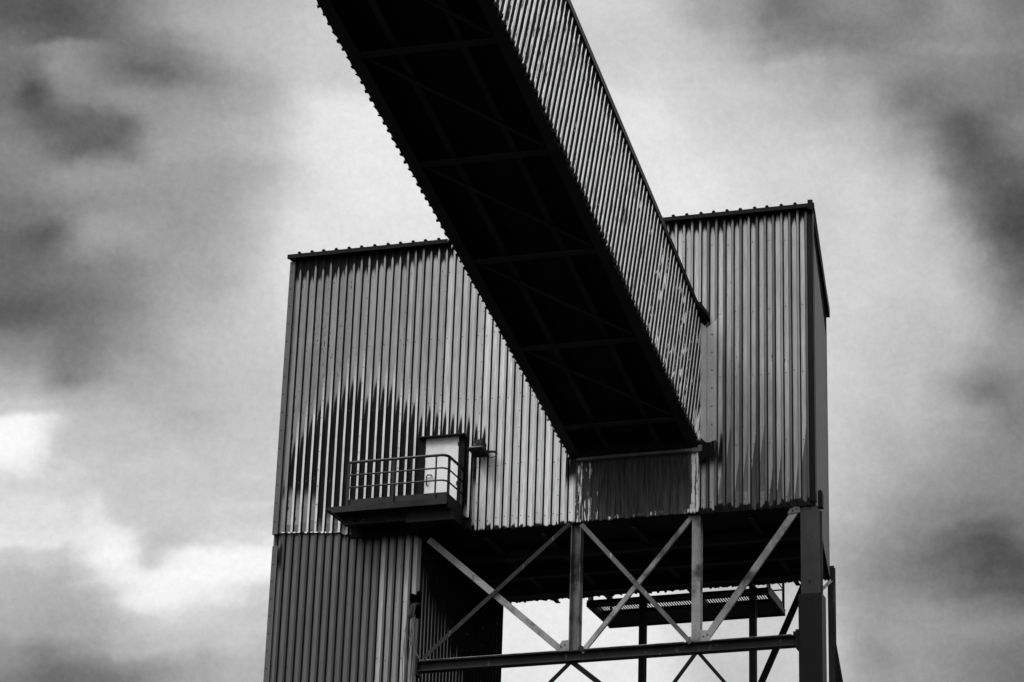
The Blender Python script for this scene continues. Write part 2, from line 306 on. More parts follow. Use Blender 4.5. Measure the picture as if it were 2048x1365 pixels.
# ------------------------------------------------------------------ ribbed sheeting
PAN, SL, SR, CR, DEP = .104, .018, .027, .051, .044            # one rib every 0.2 m
ATTR = ('tone', 'topz', 'a0', 'a1', 'botz', 'wz', 'wk', 'rust', 'soft')
def sheet(name, parent, O, U, V, Nn, length, vlo, vhi, style, mat=None, holes=(), screws=(), lap=.45, start=0.0, jag=.012, label=None, dep=DEP):
    """O origin, U along, V up, Nn outward; style(kind, ucentre, rib) gives the stain numbers of each strip"""
    O, U, V, Nn = Vector(O), Vector(U).normalized(), Vector(V).normalized(), Vector(Nn).normalized()
    vs, fs, A, pu, pv, pl = [], [], {k: [] for k in ATTR}, [], [], []
    def quad(u0, d0, u1, d1, b0, b1, t0, t1, at):
        o = len(vs)
        for u, d, v in ((u0, d0, b0), (u1, d1, b1), (u1, d1, t1), (u0, d0, t0)):
            vs.append(O + U*u + V*v + Nn*d)
        fs.append((o, o+1, o+2, o+3))
        pu.extend((u0, u1, u1, u0)); pv.extend((b0, b1, t1, t0)); pl.extend((-1, 1, 1, -1))
        for k in ATTR: A[k].append(at[k])
    n = int(math.ceil(length / .2))
    lo_j = {}
    def lo(u):
        k = round(u, 3)
        if k not in lo_j: lo_j[k] = vlo(u) + random.uniform(-jag, jag)
        return lo_j[k]
    base = dict(tone=.4, topz=99, a0=99, a1=-99, botz=-99, wz=-99, wk=0, rust=.05, soft=.03)
    for i in range(n):
        u = start + i*.2
        for kind, w0, w1, d0, d1 in (('pan', 0, PAN, 0, 0), ('left', PAN, PAN+SL, 0, dep), ('crown', PAN+SL, PAN+SL+CR, dep, dep), ('right', PAN+SL+CR, .2, dep, 0)):
            u0, u1 = u+w0, min(u+w1, start+length)
            if u1 <= u0 + 1e-5: continue
            at = dict(base); at.update(style(kind, (u0+u1)/2, i))
            spans = [(lo(u0), lo(u1), vhi(u0), vhi(u1))]
            for h0, h1, g0, g1 in holes:
                if u0 >= h0-1e-6 and u1 <= h1+1e-6:
                    b0, b1, t0, t1 = spans.pop()
                    j = lambda: random.uniform(-.07, .07)
                    spans += [(b0, b1, g0+j(), g0+j()), (g1+j(), g1+j(), t0, t1)]
            if at.get('grad'):                                   # paint that changes along the strip
                gv, gt = at['grad']; b0, b1, t0, t1 = spans.pop(); pv_ = (b0, b1); vv = list(gv)
                for q in range(len(vv)+1):
                    top = (t0, t1) if q == len(vv) else (vv[q], vv[q])
                    a2 = dict(at); a2[at.get('gkey', 'tone')] = gt[q]; quad(u0, d0, u1, d1, pv_[0], pv_[1], top[0], top[1], a2); pv_ = top
            for b0, b1, t0, t1 in spans: quad(u0, d0, u1, d1, b0, b1, t0, t1, at)
            # screw heads, raised discs that belong to the sheet
            sc = dict(base); sc.update(tone=.03, rust=0)
            def disc(cu, cv, d, r=.016):
                a = [(cu+r*math.cos(q*math.pi/3), cv+r*math.sin(q*math.pi/3)) for q in range(6)]
                quad(a[0][0], d+.006, a[1][0], d+.006, a[0][1], a[1][1], a[3][1], a[2][1], sc)
                vs[-4:] = [O+U*a[q][0]+V*a[q][1]+Nn*(d+.006) for q in (0, 1, 2, 3)]
                quad(a[0][0], d+.006, a[3][0], d+.006, a[0][1], a[3][1], a[5][1], a[4][1], sc)
                vs[-4:] = [O+U*a[q][0]+V*a[q][1]+Nn*(d+.006) for q in (0, 3, 4, 5)]
            if kind == 'pan':
                for sv, every in screws:
                    if (i % every) == 0 or random.random() < .18:
                        q = sv + random.uniform(-.05, .05)
                        if lo(u0)+.05 < q < vhi(u0)-.1: disc(u+.020+random.uniform(0, .02), q, 0)
            if kind == 'crown' and lap and i % 5 == 4:
                q = lo(u0) + .25
                while q < vhi(u0) - .3:
                    disc((u0+u1)/2, q + random.uniform(-.03, .03), dep, .014); q += lap
    me = bpy.data.meshes.new(name); me.from_pydata([p[:] for p in vs], [], fs); me.materials.append(mat or M_CLAD)
    for k in ATTR:
        a = me.attributes.new(k, 'FLOAT', 'FACE'); a.data.foreach_set('value', np.array(A[k], np.float32))
    for k, arr in (('uu', pu), ('vv', pv), ('lc', pl)):
        a = me.attributes.new(k, 'FLOAT', 'POINT'); a.data.foreach_set('value', np.array(arr, np.float32))
    o = bpy.data.objects.new(name, me); COL.objects.link(o)
    if parent:
        o.parent = parent
        if parent.type == 'EMPTY': o.matrix_parent_inverse = Matrix.Translation(-parent.location)
    if label: o['label'] = label
    return o
def interp(xs, ys): return lambda x: float(np.interp(x, xs, ys))

# ================================================================== ground
g = MB().add([(-600,-600,0),(600,-600,0),(600,600,0),(-600,600,0)], [(0,1,2,3)]).build('ground', M_GROUND); g['kind'] = 'structure'

# ================================================================== transfer tower
W, D, XR = 13.2, 5.40, 12.41
ZT, ZB, X1 = 25.12, 17.58, 3.645
tower = empty('transfer_tower', (6.6, 2.7, 0), 'tall ribbed steel transfer tower with rust stains, carried on an open braced frame', 'industrial building')
sheet_tone = [.155, .165, .20, .25, .34, .48, .60, .58, .46, .36, .35, .30, .265, .23]  # light falloff painted into the sheets: dark at both ends, brightest mid-wall
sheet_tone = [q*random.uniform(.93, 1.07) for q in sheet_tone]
pan_j = rng.uniform(.86, 1.14, 200); crown_j = rng.uniform(.75, 1.15, 200); drop_j = rng.uniform(-1, 1, 200)
f_top = interp([0, 1.5, 3.5, 7, 10, 13.2], [24.56, 24.60, 24.78, 24.82, 24.86, 24.95])
f_arch = interp([0, .2, .46, .7, 1.2, 1.69, 2.3, 2.7, 2.97, 3.37, 3.76, 4.27, 4.77, 5.0, 5.25, 5.4], [18, 20.4, 20.72, 20.98, 21.22, 21.52, 21.58, 21.46, 21.22, 20.92, 20.66, 20.5, 20.44, 20.36, 19.9, 10])
f_archlo = interp([0, .4, .85, 1.2, 1.6, 3.5, 4.6, 4.7, 5.2], [19.3, 18.9, 18.5, 18.25, 17.9, 17.6, 17.6, 18.0, 19.6])
f_bot = interp([0, 1.6, 4.6, 6.5, 7.4, 10.4, 13.2], [17.7, 17.7, 17.66, 17.62, 17.66, 17.72, 17.80])
def front_style(kind, u, i):
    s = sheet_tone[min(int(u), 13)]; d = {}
    wet = f_arch(u) - .16*drop_j[i+60] - (.16 if i % 7 == 3 else 0)
    if u < 1.25: wet -= .30*(1.25-u)
    if kind == 'pan':
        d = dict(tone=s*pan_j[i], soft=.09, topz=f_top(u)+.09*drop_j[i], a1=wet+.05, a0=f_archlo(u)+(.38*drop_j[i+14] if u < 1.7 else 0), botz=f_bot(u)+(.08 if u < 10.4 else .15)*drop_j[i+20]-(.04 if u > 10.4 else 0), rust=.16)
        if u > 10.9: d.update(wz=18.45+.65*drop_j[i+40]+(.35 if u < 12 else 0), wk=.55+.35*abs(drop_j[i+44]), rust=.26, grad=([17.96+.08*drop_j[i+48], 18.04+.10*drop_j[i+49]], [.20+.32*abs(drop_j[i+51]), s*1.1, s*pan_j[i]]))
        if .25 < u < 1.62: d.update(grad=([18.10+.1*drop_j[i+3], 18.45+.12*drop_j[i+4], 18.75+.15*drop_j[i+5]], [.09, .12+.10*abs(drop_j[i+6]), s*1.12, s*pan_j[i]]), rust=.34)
    elif kind == 'crown':
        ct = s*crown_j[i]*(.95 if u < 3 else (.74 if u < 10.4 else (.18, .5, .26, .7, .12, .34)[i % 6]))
        gr = {}
        if .3 < u < 5.3:
            hi_ = max(ct, .46); st = [wet-.1+.13*q for q in range(7)]; gr = dict(grad=(st, [hi_+(ct-hi_)*q/7 for q in range(8)]))
        d = dict(tone=ct, topz=f_top(u)+.24+.1*drop_j[i+9], botz=f_bot(u)-.03, rust=.12 if u < 6 else (.22 if u < 10.4 else .20), **gr)
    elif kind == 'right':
        d = dict(tone=.03, rust=1.25 if i % 4 else .8, a1=wet+.2, a0=f_archlo(u), topz=f_top(u)-.02, botz=f_bot(u))  # right-hand flanks: their shade is painted in through the rust mask
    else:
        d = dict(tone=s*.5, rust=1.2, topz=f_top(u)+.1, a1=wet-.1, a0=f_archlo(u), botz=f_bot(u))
    if 7.2 < u < 7.62: d.update(a1=19.6, a0=18.7+.25*drop_j[i+30])
    if 10.40 < u < 11.0: d.update(a1=19.55+.1*drop_j[i+31], a0=18.75+.25*drop_j[i+30])
    if u < 1.7:                                                # patched and streaky foot of the sheets at the corner
        d['rust'] = max(d.get('rust', 0), .20)
    return d
f_lo = interp([0, 1.68, 1.70, 4.58, 4.60, 13.2], [17.93, 17.80, 17.74, 17.74, 17.58, 17.56])
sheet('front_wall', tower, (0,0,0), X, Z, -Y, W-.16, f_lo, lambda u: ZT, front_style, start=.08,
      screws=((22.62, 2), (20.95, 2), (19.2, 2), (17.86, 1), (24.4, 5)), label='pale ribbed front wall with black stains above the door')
def lower_style(kind, u, i):
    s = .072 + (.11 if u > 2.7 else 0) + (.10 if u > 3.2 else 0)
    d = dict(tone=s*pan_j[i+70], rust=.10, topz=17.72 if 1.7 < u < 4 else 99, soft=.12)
    if kind == 'right': d.update(tone=.012, rust=1.25)  # flank shade painted dark here as on the front wall
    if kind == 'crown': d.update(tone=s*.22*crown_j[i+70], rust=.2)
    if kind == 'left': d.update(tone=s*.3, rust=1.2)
    if u < .17: d.update(a0=17.0, a1=17.8)
    if i == 13: d['tone'] = d['tone']*1.7
    return d
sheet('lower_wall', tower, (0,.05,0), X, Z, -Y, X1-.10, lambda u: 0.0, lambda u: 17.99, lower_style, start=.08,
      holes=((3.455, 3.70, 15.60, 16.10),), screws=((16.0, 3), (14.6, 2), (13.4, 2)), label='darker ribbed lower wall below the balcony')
def dull(tone, rust=.25, **k):
    def f(kind, u, i):
        d = dict(tone=tone*pan_j[(i*7+3) % 200], rust=rust, **k)
        if kind == 'right': d['tone'] *= .35
        return d
    return f
def lside_style(kind, u, i):
    d = dict(tone=.15*pan_j[i+40] if u < .35 else (.05 if u < .8 else .012), rust=.22, topz=16.75-.75*u+.35*drop_j[i], soft=.30)  # overhang shade put into the colour, deeper towards the top and rear
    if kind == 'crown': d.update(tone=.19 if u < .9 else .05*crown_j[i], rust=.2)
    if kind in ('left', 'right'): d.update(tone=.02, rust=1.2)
    return d
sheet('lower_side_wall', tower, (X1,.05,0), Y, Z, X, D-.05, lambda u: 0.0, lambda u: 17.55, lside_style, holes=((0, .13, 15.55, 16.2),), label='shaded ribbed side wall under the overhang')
sheet('lower_rear_wall', tower, (X1,D-.06,0), -X, Z, Y, X1, lambda u: 0.0, lambda u: 17.9, dull(.1))
sheet('left_side_wall', tower, (0,D,0), -Y, Z, -X, D, lambda u: 0.0, lambda u: ZT, dull(.2))
sheet('rear_wall', tower, (XR,D,0), -X, Z, Y, XR, lambda u: 17.56, lambda u: ZT, dull(.15, botz=17.65), jag=.03)
rs_dir = Vector((XR-W, D, 0)); rs_n = Vector((D, W-XR, 0))
def rside_style(kind, u, i):
    d = dict(tone=.055*pan_j[i+33], rust=.26, topz=24.7-.06*u, botz=17.68)
    if kind == 'right': d['tone'] = .04
    return d
sheet('right_side_wall', tower, (W-.065,.05,0), rs_dir, Z, rs_n, rs_dir.length-.1, lambda u: 17.56, lambda u: ZT, rside_style, jag=.025,
      screws=((23.9, 2), (22.0, 2), (20.3, 2), (18.6, 2)), label='narrow ribbed side wall seen edge on')
M_BARE = metal('bare_torn_metal', .5, .5, 6.0); k = .18
while k < 1.66:
    w_ = random.uniform(.03, .12); h_ = random.uniform(.012, .05)
    MB().add([(k,-.05,17.935-.07*k),(k+w_,-.05,17.93-.07*k),(k+w_*.8,-.062,17.93-.07*k-h_),(k+w_*.2,-.058,17.93-.07*k-h_*.6)], [(0,1,2,3)]).build('torn_lip', M_BARE, tower); k += w_ + random.uniform(.0, .12)
# flashings at the corners
b = MB().box(-.05, .085, -.052, -.03, 17.88, 25.05).box(-.05, -.03, -.03, .3, 17.88, 25.05)
fl = b.build('corner_flashing', M_FLASH, tower); MB().box(.086, .105, -.045, -.031, 17.9, 25.0).build('gap_shadow_strip', M_TRIM, fl)  # thin black strip stands in for the shadow gap beside the flashing
for k in range(15): MB().tube([(.0, -.054, 18.2+k*.47), (.0, -.062, 18.2+k*.47)], .014, 6).build('screw', M_TRIM, fl)
b = MB().box(-.05, .085, 0, .02, 0, 17.6).box(-.05, -.03, .02, .3, 0, 17.6); fl = b.build('corner_flashing', M_FLASH, tower)
for k in range(9): MB().tube([(.0, -.002, 13.7+k*.43), (.0, -.010, 13.7+k*.43)], .014, 6).build('screw', M_TRIM, fl)
MB().box(W-.13, W-.005, -.05, -.03, 17.66, 25.05).box(W-.025, W-.005, -.03, .12, 17.66, 25.05).build('corner_flashing', M_TRIM, tower)
MB().box(X1-.03, X1+.045, .005, .02, 0, 15.52).box(X1-.03, X1+.045, .005, .02, 16.2, 17.5).build('corner_flashing', M_FLASH, tower)
# floor of the overhanging box, with its beams
sf = MB().add([(X1,0.02,17.57),(W-.02,.02,17.57),(XR,D,17.57),(X1,D,17.57),(X1,.02,17.66),(W-.02,.02,17.66),(XR,D,17.66),(X1,D,17.66)],
         [(0,3,2,1),(4,5,6,7),(0,1,5,4),(1,2,6,5),(2,3,7,6),(3,0,4,7)]).build('floor_soffit', M_SOOT, tower)
for yy in (1.5, 2.9, 4.3): MB().sweep(hprof(.16, .24), (X1+.05, yy, 17.445), (W-.3-yy*.15, yy, 17.445), Y, Z).build('floor_beam', M_UNDER if yy == 2.9 else M_CHORD, sf)
for xx in (5.2, 6.6, 8.8, 11.6): MB().sweep(hprof(.12, .14), (xx, .2, 17.50), (xx, D-.05, 17.50), X, Z).build('floor_joist', M_CHORD, sf)
# roof
rz0, rz1 = 25.12, 25.24
c0, c1_, c2_, c3 = (-.07,-.10), (W+.05,-.10), (XR+.06,D+.10), (-.07,D+.10)
b = MB().add([(*c0,rz0),(*c1_,rz0),(*c2_,rz0),(*c3,rz0),(*c0,rz1),(*c1_,rz1),(*c2_,rz1),(*c3,rz1)], [(0,3,2,1),(4,5,6,7),(0,1,5,4),(1,2,6,5),(2,3,7,6),(3,0,4,7)])
k = .20
while k < W-.1:
    b.sweep([(-.045,0),(-.022,.034),(.022,.034),(.045,0)], (k+random.uniform(-.02,.02),-.14,rz1-.002), (k if k < XR-.1 else XR-.1,D+.12,rz1-.002), X, Z); k += .331
rf = b.build('roof', M_TRIM, tower)
MB().sweep([(0,.0),(.0,.10),(.06,.10),(.06,.075),(.02,.075),(.02,.02),(.06,.02),(.06,.0)], (-.08,-.165,25.10), (W-.10,-.165,25.10), Y, Z).build('gutter', M_TRIM, rf)
vd = (Vector((*c2_, 0)) - Vector((*c1_, 0))).normalized(); vn = Vector((vd.y, -vd.x, 0))
MB().sweep([(-.12,.03),(.0,.03),(.0,.28),(-.12,.28)], (W+.03,-.18,25.0), (XR+.05,D+.22,24.97), vn, Z).build('verge_trim', M_TRIM, rf)

# the rusted panel under the gallery mouth and its sill
edge = interp([7.4, 7.7, 8.0, 8.5, 9.9, 10.2, 10.45], [.48, .56, .66, .88, .88, .72, .40])
def mouth_style(kind, u, i):
    x = u + 7.45; r = edge(x) + .05*drop_j[i+5]
    d = dict(tone=.55, rust=r, botz=17.60)
    if kind in ('left', 'crown'): d['rust'] = r - .10
    if kind == 'right': d['rust'] = r - .06
    if 8.3 < x < 10.25: d.update(grad=([17.67+.05*drop_j[i+8], 17.80+.08*drop_j[i+18]], [r-.33, r-.16, r]), gkey='rust')
    if x > 10.25: d.update(rust=.35, tone=.55)
    return d
mp = sheet('rusted_panel', tower, (7.45,-.045,0), X, Z, -Y, 2.98, lambda u: 17.585, lambda u: 19.1, mouth_style, mat=cladding('rusted_cladding', .010, .045, edge=.10, fx=15, fy=2.4), jag=.02, lap=0,
      screws=((17.85, 2),), dep=.022, label='dark rusted panel under the conveyor mouth with flakes of pale paint')
MB().sweep([(0,0),(-.13,0),(-.13,.02),(-.02,.13),(0,.13)], (7.5,-.05,19.08), (10.30,-.05,19.08), Y, Z).build('sill_beam', M_SILL, tower)
b = MB().sweep([(-.0,0),(-.06,.02),(-.075,.16),(-.02,.2),(0,.2)], (10.30,-.05,19.06), (10.52,-.05,19.07), Y, Z); b.build('sill_end', M_SILL, tower)
# flashing strip beside the gallery on the wall: folded sheet with screws
prof = [(0,0),(.0,-.085),(.03,-.09),(.15,-.062),(.17,-.072),(.36,-.05),(.40,-.038),(.40,0)]
b = MB(); n = 9
fz = [(x, y) for x, y in prof]
lowz = [19.55, 19.50, 19.42, 19.30, 19.28, 19.36, 19.33, 19.30]; hiz = [22.42, 22.40, 22.36, 22.22, 22.24, 22.40, 22.46, 22.46]
vs = [(10.46+x, y, z) for (x, y), z in zip(fz, lowz)] + [(10.46+x, y, z) for (x, y), z in zip(fz, hiz)]
b.add(vs, [(i, i+1, i+9, i+8) for i in range(7)]); wf = b.build('wall_flashing', M_PALEFLASH, tower)
for k in range(6): MB().tube([(10.74, -.056, 19.75+k*.46), (10.74, -.066, 19.75+k*.46)], .018, 6).build('screw', M_TRIM, wf)
# burnt, torn metal below that flashing
b = MB()
for k in range(7):
    x0 = 10.40 + k*.055; zt = 19.36 - .02*k + random.uniform(-.05, .03); zl = 19.10 - abs(math.sin(k*1.9))*.25 - random.uniform(0, .15)
    b.sweep([(0,0),(.06,-.012),(.06,-.02),(0,-.02)], (x0,-.075-.01*(k % 2),zl), (x0,-.085-.01*(k % 2),zt), X, Y)
b.build('torn_edge', M_TRIM, tower)

# door
dr = MB().box(3.71, 4.545, -.052, -.02, 18.05, 20.0, .006).build('door', M_DOOR, tower, 'pale metal door behind the balcony rail')
MB().tube([(3.79,-.055,18.80),(3.79,-.105,18.82),(3.79,-.105,19.02),(3.81,-.105,19.05),(3.90,-.10,19.045),(3.92,-.09,19.01)], .017).build('door_handle', M_DARK, dr)
for zz in (18.75, 19.75): MB().box(4.515, 4.545, -.062, -.05, zz, zz+.10).build('hinge', M_DARK, dr)
MB().box(3.72, 4.53, -.057, -.0525, 18.08, 18.30).build('kick_plate', M_PALEFLASH, dr)
MB().box(3.575, 3.71, -.075, 0, 18.05, 20.0).box(4.545, 4.70, -.075, 0, 17.7, 20.0).build('door_frame', M_TRIM, dr)
MB().sweep([(0,0),(-.16,-.015),(-.165,.005),(0,.03)], (3.55,-.04,20.005), (4.72,-.04,20.005), Y, Z).build('door_hood', M_DARK, dr)

# front balcony (a part of the tower)
YF = -1.0
bal = MB().box(1.72, 4.70, YF+.03, -.04, 18.01, 18.05).build('balcony', M_DARK, tower, 'small dark steel balcony with tube railing outside the pale door')
MB().box(2.22, 4.655, YF+.03, YF+.042, 18.085, 18.235).box(4.66, 4.672, YF+.03, -.1, 18.06, 18.235).build('toe_board', M_DARK, bal)
MB().sweep([(0,0),(0,.145),(.07,.145),(.07,.13),(.015,.13),(.015,.015),(.07,.015),(.07,0)], (1.93,YF-.012,17.93), (4.70,YF-.012,17.93), Y, Z).build('edge_channel', M_EDGE, bal)
MB().add([(1.72,YF-.01,18.06),(1.93,YF-.012,18.075),(1.93,YF-.012,17.93),(1.72,-.05,18.06),(1.93,-.05,18.075),(1.93,-.05,17.93)], [(0,2,1),(3,4,5),(0,1,4,3),(1,2,5,4),(2,0,3,5)]).build('end_plate', M_DARK, bal)
MB().box(4.69, 4.705, YF+.06, -.05, 17.86, 18.03).build('end_channel', M_DARK, bal)
b1 = MB().sweep(hprof(.12, .20), (2.05,-.62,17.83), (3.55,-.62,17.83), Y, Z).build('support_beam', M_DARK, bal)
MB().sweep(hprof(.12, .28), (2.0,-.16,17.72), (4.95,-.16,17.72), Y, Z).build('support_beam', M_SOOT, bal)
for xx in (2.3, 3.6, 4.62): MB().add([(xx-.04,-.05,18.0),(xx-.04,YF+.06,18.0),(xx-.04,YF+.06,17.94),(xx-.04,-.05,17.55),(xx+.04,-.05,18.0),(xx+.04,YF+.06,18.0),(xx+.04,YF+.06,17.94),(xx+.04,-.05,17.55)],
     [(0,1,2,3),(7,6,5,4),(0,4,5,1),(1,5,6,2),(2,6,7,3),(3,7,4,0)]).build('bracket', M_SOOT, bal)
MB().box(3.62, 4.80, -.80, -.10, 17.62, 17.93).build('bracket', M_SOOT, bal)
def rail(z, r, name):
    pts = [(2.26, YF, z), (3.4, YF, z), (4.50, YF, z)]
    for k in range(1, 7):
        a = k/6*math.pi/2; pts.append((4.50+.16*math.sin(a), YF+.16-.16*math.cos(a), z))
    pts.append((4.67, -.06, z)); MB().tube(pts, r, 10).build(name, M_RAIL, bal, smooth=True)
rail(19.15, .034, 'handrail'); rail(18.83, .02, 'rail'); rail(18.525, .02, 'rail')
for px, py, hw in ((2.26, YF, .032), (3.36, YF, .03), (4.40, YF, .018), (4.66, YF+.14, .03), (4.67, -.09, .025)):
    MB().box(px-hw, px+hw, py-.006-hw*.3, py+.012, 17.96, 19.13).build('post', M_DARK, bal)

# steel frame under the box
def col(name, x0, x1, y0, y1, z0, z1, mat): 
    return MB().sweep(hprof(x1-x0, y1-y0, .02, .014), ((x0+x1)/2, (y0+y1)/2, z0), ((x0+x1)/2, (y0+y1)/2, z1), X, Y).build(name, mat, tower)
def hwide(x0, x1, y0, y1, z0, z1, mat):
    pr = [(p[1], p[0]) for p in hprof(y1-y0, x1-x0, .022, .014)]
    return MB().sweep(pr, ((x0+x1)/2, (y0+y1)/2, z0), ((x0+x1)/2, (y0+y1)/2, z1), X, Y).build('steel_column', mat, tower)
hwide(7.345, 7.585, .03, .25, 14.49, 17.57, M_MID)
col('steel_column', 10.255, 10.455, .03, .25, 14.49, 17.57, M_LIGHT)
fc = col('steel_column', 12.82, 13.26, .03, .38, 0, 17.55, M_COLUMN)
cs = MB().box(12.765, 13.31, -.02, .024, 0, 15.44).box(13.29, 13.31, .024, .44, 0, 15.44).box(12.765, 12.785, .024, .44, 0, 15.44)
cs.build('casing', M_CASING, fc)
for zz in (15.75, 15.33): MB().tube([(13.03, .03 if zz > 15.4 else -.02, zz), (13.03, .005 if zz > 15.4 else -.045, zz)], .028, 8).build('bolt', M_DARK, fc)
MB().sweep([(0,0),(.11,0),(.11,.36),(.08,.42),(.03,.42),(0,.38)], (13.24,-.01,17.50), (13.24,.14,17.50), X, Z).build('cap_plate', M_TRIM, fc)
for x_, hw in ((7.45, .085), (10.37, .085)): col('steel_column', x_-hw, x_+hw, D-.02, D+.16, 0, 17.55, M_DARK)
rc = col('steel_column', 12.345, 12.515, D+.02, D+.22, 0, 17.93, M_DARK)
MB().sweep(hprof(.17, .17), (12.43, D+.12, 15.9), (14.95, D+.12, 0), X, Y).build('raking_leg', M_SOOT, rc)
# horizontal beam
hb = MB().sweep([(p[1]*0+p[0], p[1]) for p in hprof(.24, .245, .024, .014)], (3.74,.10,14.36), (12.78,.10,14.36), Y, Z).build('steel_beam', M_DARK, tower)
MB().box(3.78, 7.10, -.035, .2, 14.484, 14.498).box(7.74, 10.10, -.035, .2, 14.484, 14.498).box(10.74, 12.6, -.035, .2, 14.484, 14.498).build('lit_edge_strip', M_LIGHT, hb)  # pale strip stands in for the light on the beam's top edge
MB().box(3.70, 3.745, -.05, .24, 14.14, 14.60).build('end_plate', M_SOOT, hb)
MB().box(12.70, 12.76, -.05, .24, 14.16, 14.60).box(12.64, 12.70, -.03, .2, 14.48, 14.56).build('end_plate', M_SOOT, hb)
hb2 = MB().sweep(hprof(.24, .245, .024, .014), (3.74,.10,10.78), (12.78,.10,10.78), Y, Z).build('steel_beam', M_DARK, tower)
def brace(p, q, y, wd, mat, dp=.07, flip=1):
    p, q = Vector((p[0], y, p[1])), Vector((q[0], y, q[1])); d = (q-p).normalized(); e = Y.cross(d).normalized()*flip
    return MB().sweep(lprof(wd, dp), p, q, e, Y).build('cross_brace', mat, tower)
br = brace((3.86,17.47), (7.20,14.50), .02, .155, M_LIGHT, flip=-1)
brace((3.88,14.53), (7.33,17.56), -.06, .10, M_DARK)
brace((7.62,17.52), (10.27,14.45), -.06, .105, M_MID)
brace((7.66,14.43), (10.25,17.54), .03, .105, M_LIGHT, flip=-1)
brace((10.55,14.50), (12.74,17.52), .02, .155, M_LIGHT, flip=-1)
brace((7.40,14.235), (4.0,11.0), .04, .07, M_SOOT); brace((7.42,14.235), (11.3,11.0), .06, .12, M_SOOT)
brace((10.36,14.235), (7.9,11.0), .02, .07, M_SOOT); brace((10.42,14.235), (13.0,11.1), .06, .08, M_SOOT)
brace((11.75,17.55), (8.6,10.5), D+.02, .165, M_SOOT); 
def plate(pts, y0, y1, mat):
    n = len(pts); vs = [(a, y0, c) for a, c in pts] + [(a, y1, c) for a, c in pts]
    gp = MB().add(vs, [tuple(range(n)), tuple(range(n, 2*n))[::-1]] + [(i, (i+1) % n, (i+1) % n+n, i+n) for i in range(n)]).build('gusset_plate', mat, tower)
    cx_ = sum(p[0] for p in pts)/n; cz_ = sum(p[1] for p in pts)/n
    for q in (-.045, .045): MB().tube([(cx_+q, y0, cz_+q*.4), (cx_+q, y0-.018, cz_+q*.4)], .016, 6).build('bolt', M_SOOT, gp)
plate([(7.12,14.485),(7.345,14.485),(7.345,14.74),(7.20,14.735),(7.12,14.60)], 0, .018, M_LIGHT)
plate([(7.59,14.485),(7.70,14.485),(7.72,14.53),(7.66,14.60),(7.59,14.58)], 0, .018, M_DARK)
plate([(10.13,14.485),(10.25,14.485),(10.25,14.62),(10.17,14.60)], 0, .018, M_MID)
plate([(10.46,14.485),(10.71,14.485),(10.71,14.62),(10.62,14.74),(10.46,14.755)], 0, .018, M_LIGHT)
plate([(12.52,17.40),(12.82,17.42),(12.82,17.56),(12.60,17.56)], 0, .018, M_MID)
# slim brace on the far side of the right-hand column
MB().sweep(lprof(.07, .05), (13.1, .5, 15.6), (12.45, D-.1, 17.5), Z, X).build('cross_brace', M_MID, tower)

# rear platform
PZ = 17.50; px0, px1, py0, py1 = 5.95, 10.72, D+.12, D+2.05
b = MB(); k = px0+.06
while k < px1:
    b.box(k, k+.02, py0, py1, PZ-.03, PZ); k += .07
for yy in np.arange(py0+.5, py1-.3, .55): b.box(px0, px1, yy, yy+.02, PZ-.032, PZ-.004)
rp = b.build('rear_platform', M_TRIM, tower, 'grated walkway with daylight showing through behind the frame')
MB().sweep(hprof(.10, .17), (px0-.05,py1,PZ-.09), (px1+.05,py1,PZ-.09), Y, Z).build('edge_beam', M_SOOT, rp)
MB().sweep(hprof(.10, .10), (px0-.05,py0+.05,PZ-.04), (px1+.05,py0+.05,PZ-.04), Y, Z).build('edge_beam', M_SOOT, rp)
for xx in (px0, 8.9, px1): MB().box(xx-.05, xx+.05, py0, py1, PZ-.16, PZ-.035).build('cross_member', M_SOOT, rp)
MB().box(px0+.1, px1-.1, py0+.80, py1-.02, PZ-.15, PZ-.04).build('under_pan', M_SOOT, rp); MB().box(px0+.05, px1-.05, py0+.02, py0+.46, PZ-.05, PZ-.035).build('under_pan', M_SOOT, rp)
for xx, yy in ((px0, py1), (8.4, py1), (px1, py1), (px1, py0+.3), (px0, py0+.3)): MB().box(xx-.03, xx+.03, yy-.03, yy+.03, PZ, PZ+1.1).build('post', M_TRIM, rp)
for zz in (.55, 1.08):
    MB().tube([(px0,py0+.1,PZ+zz),(px0,py1,PZ+zz),(px1,py1,PZ+zz),(px1,py0+.1,PZ+zz)], .022).build('rail', M_TRIM, rp)
for xx in (px0, px1): MB().box(xx-.008, xx+.008, py0, py1, PZ, PZ+.15).build('toe_board', M_TRIM, rp)

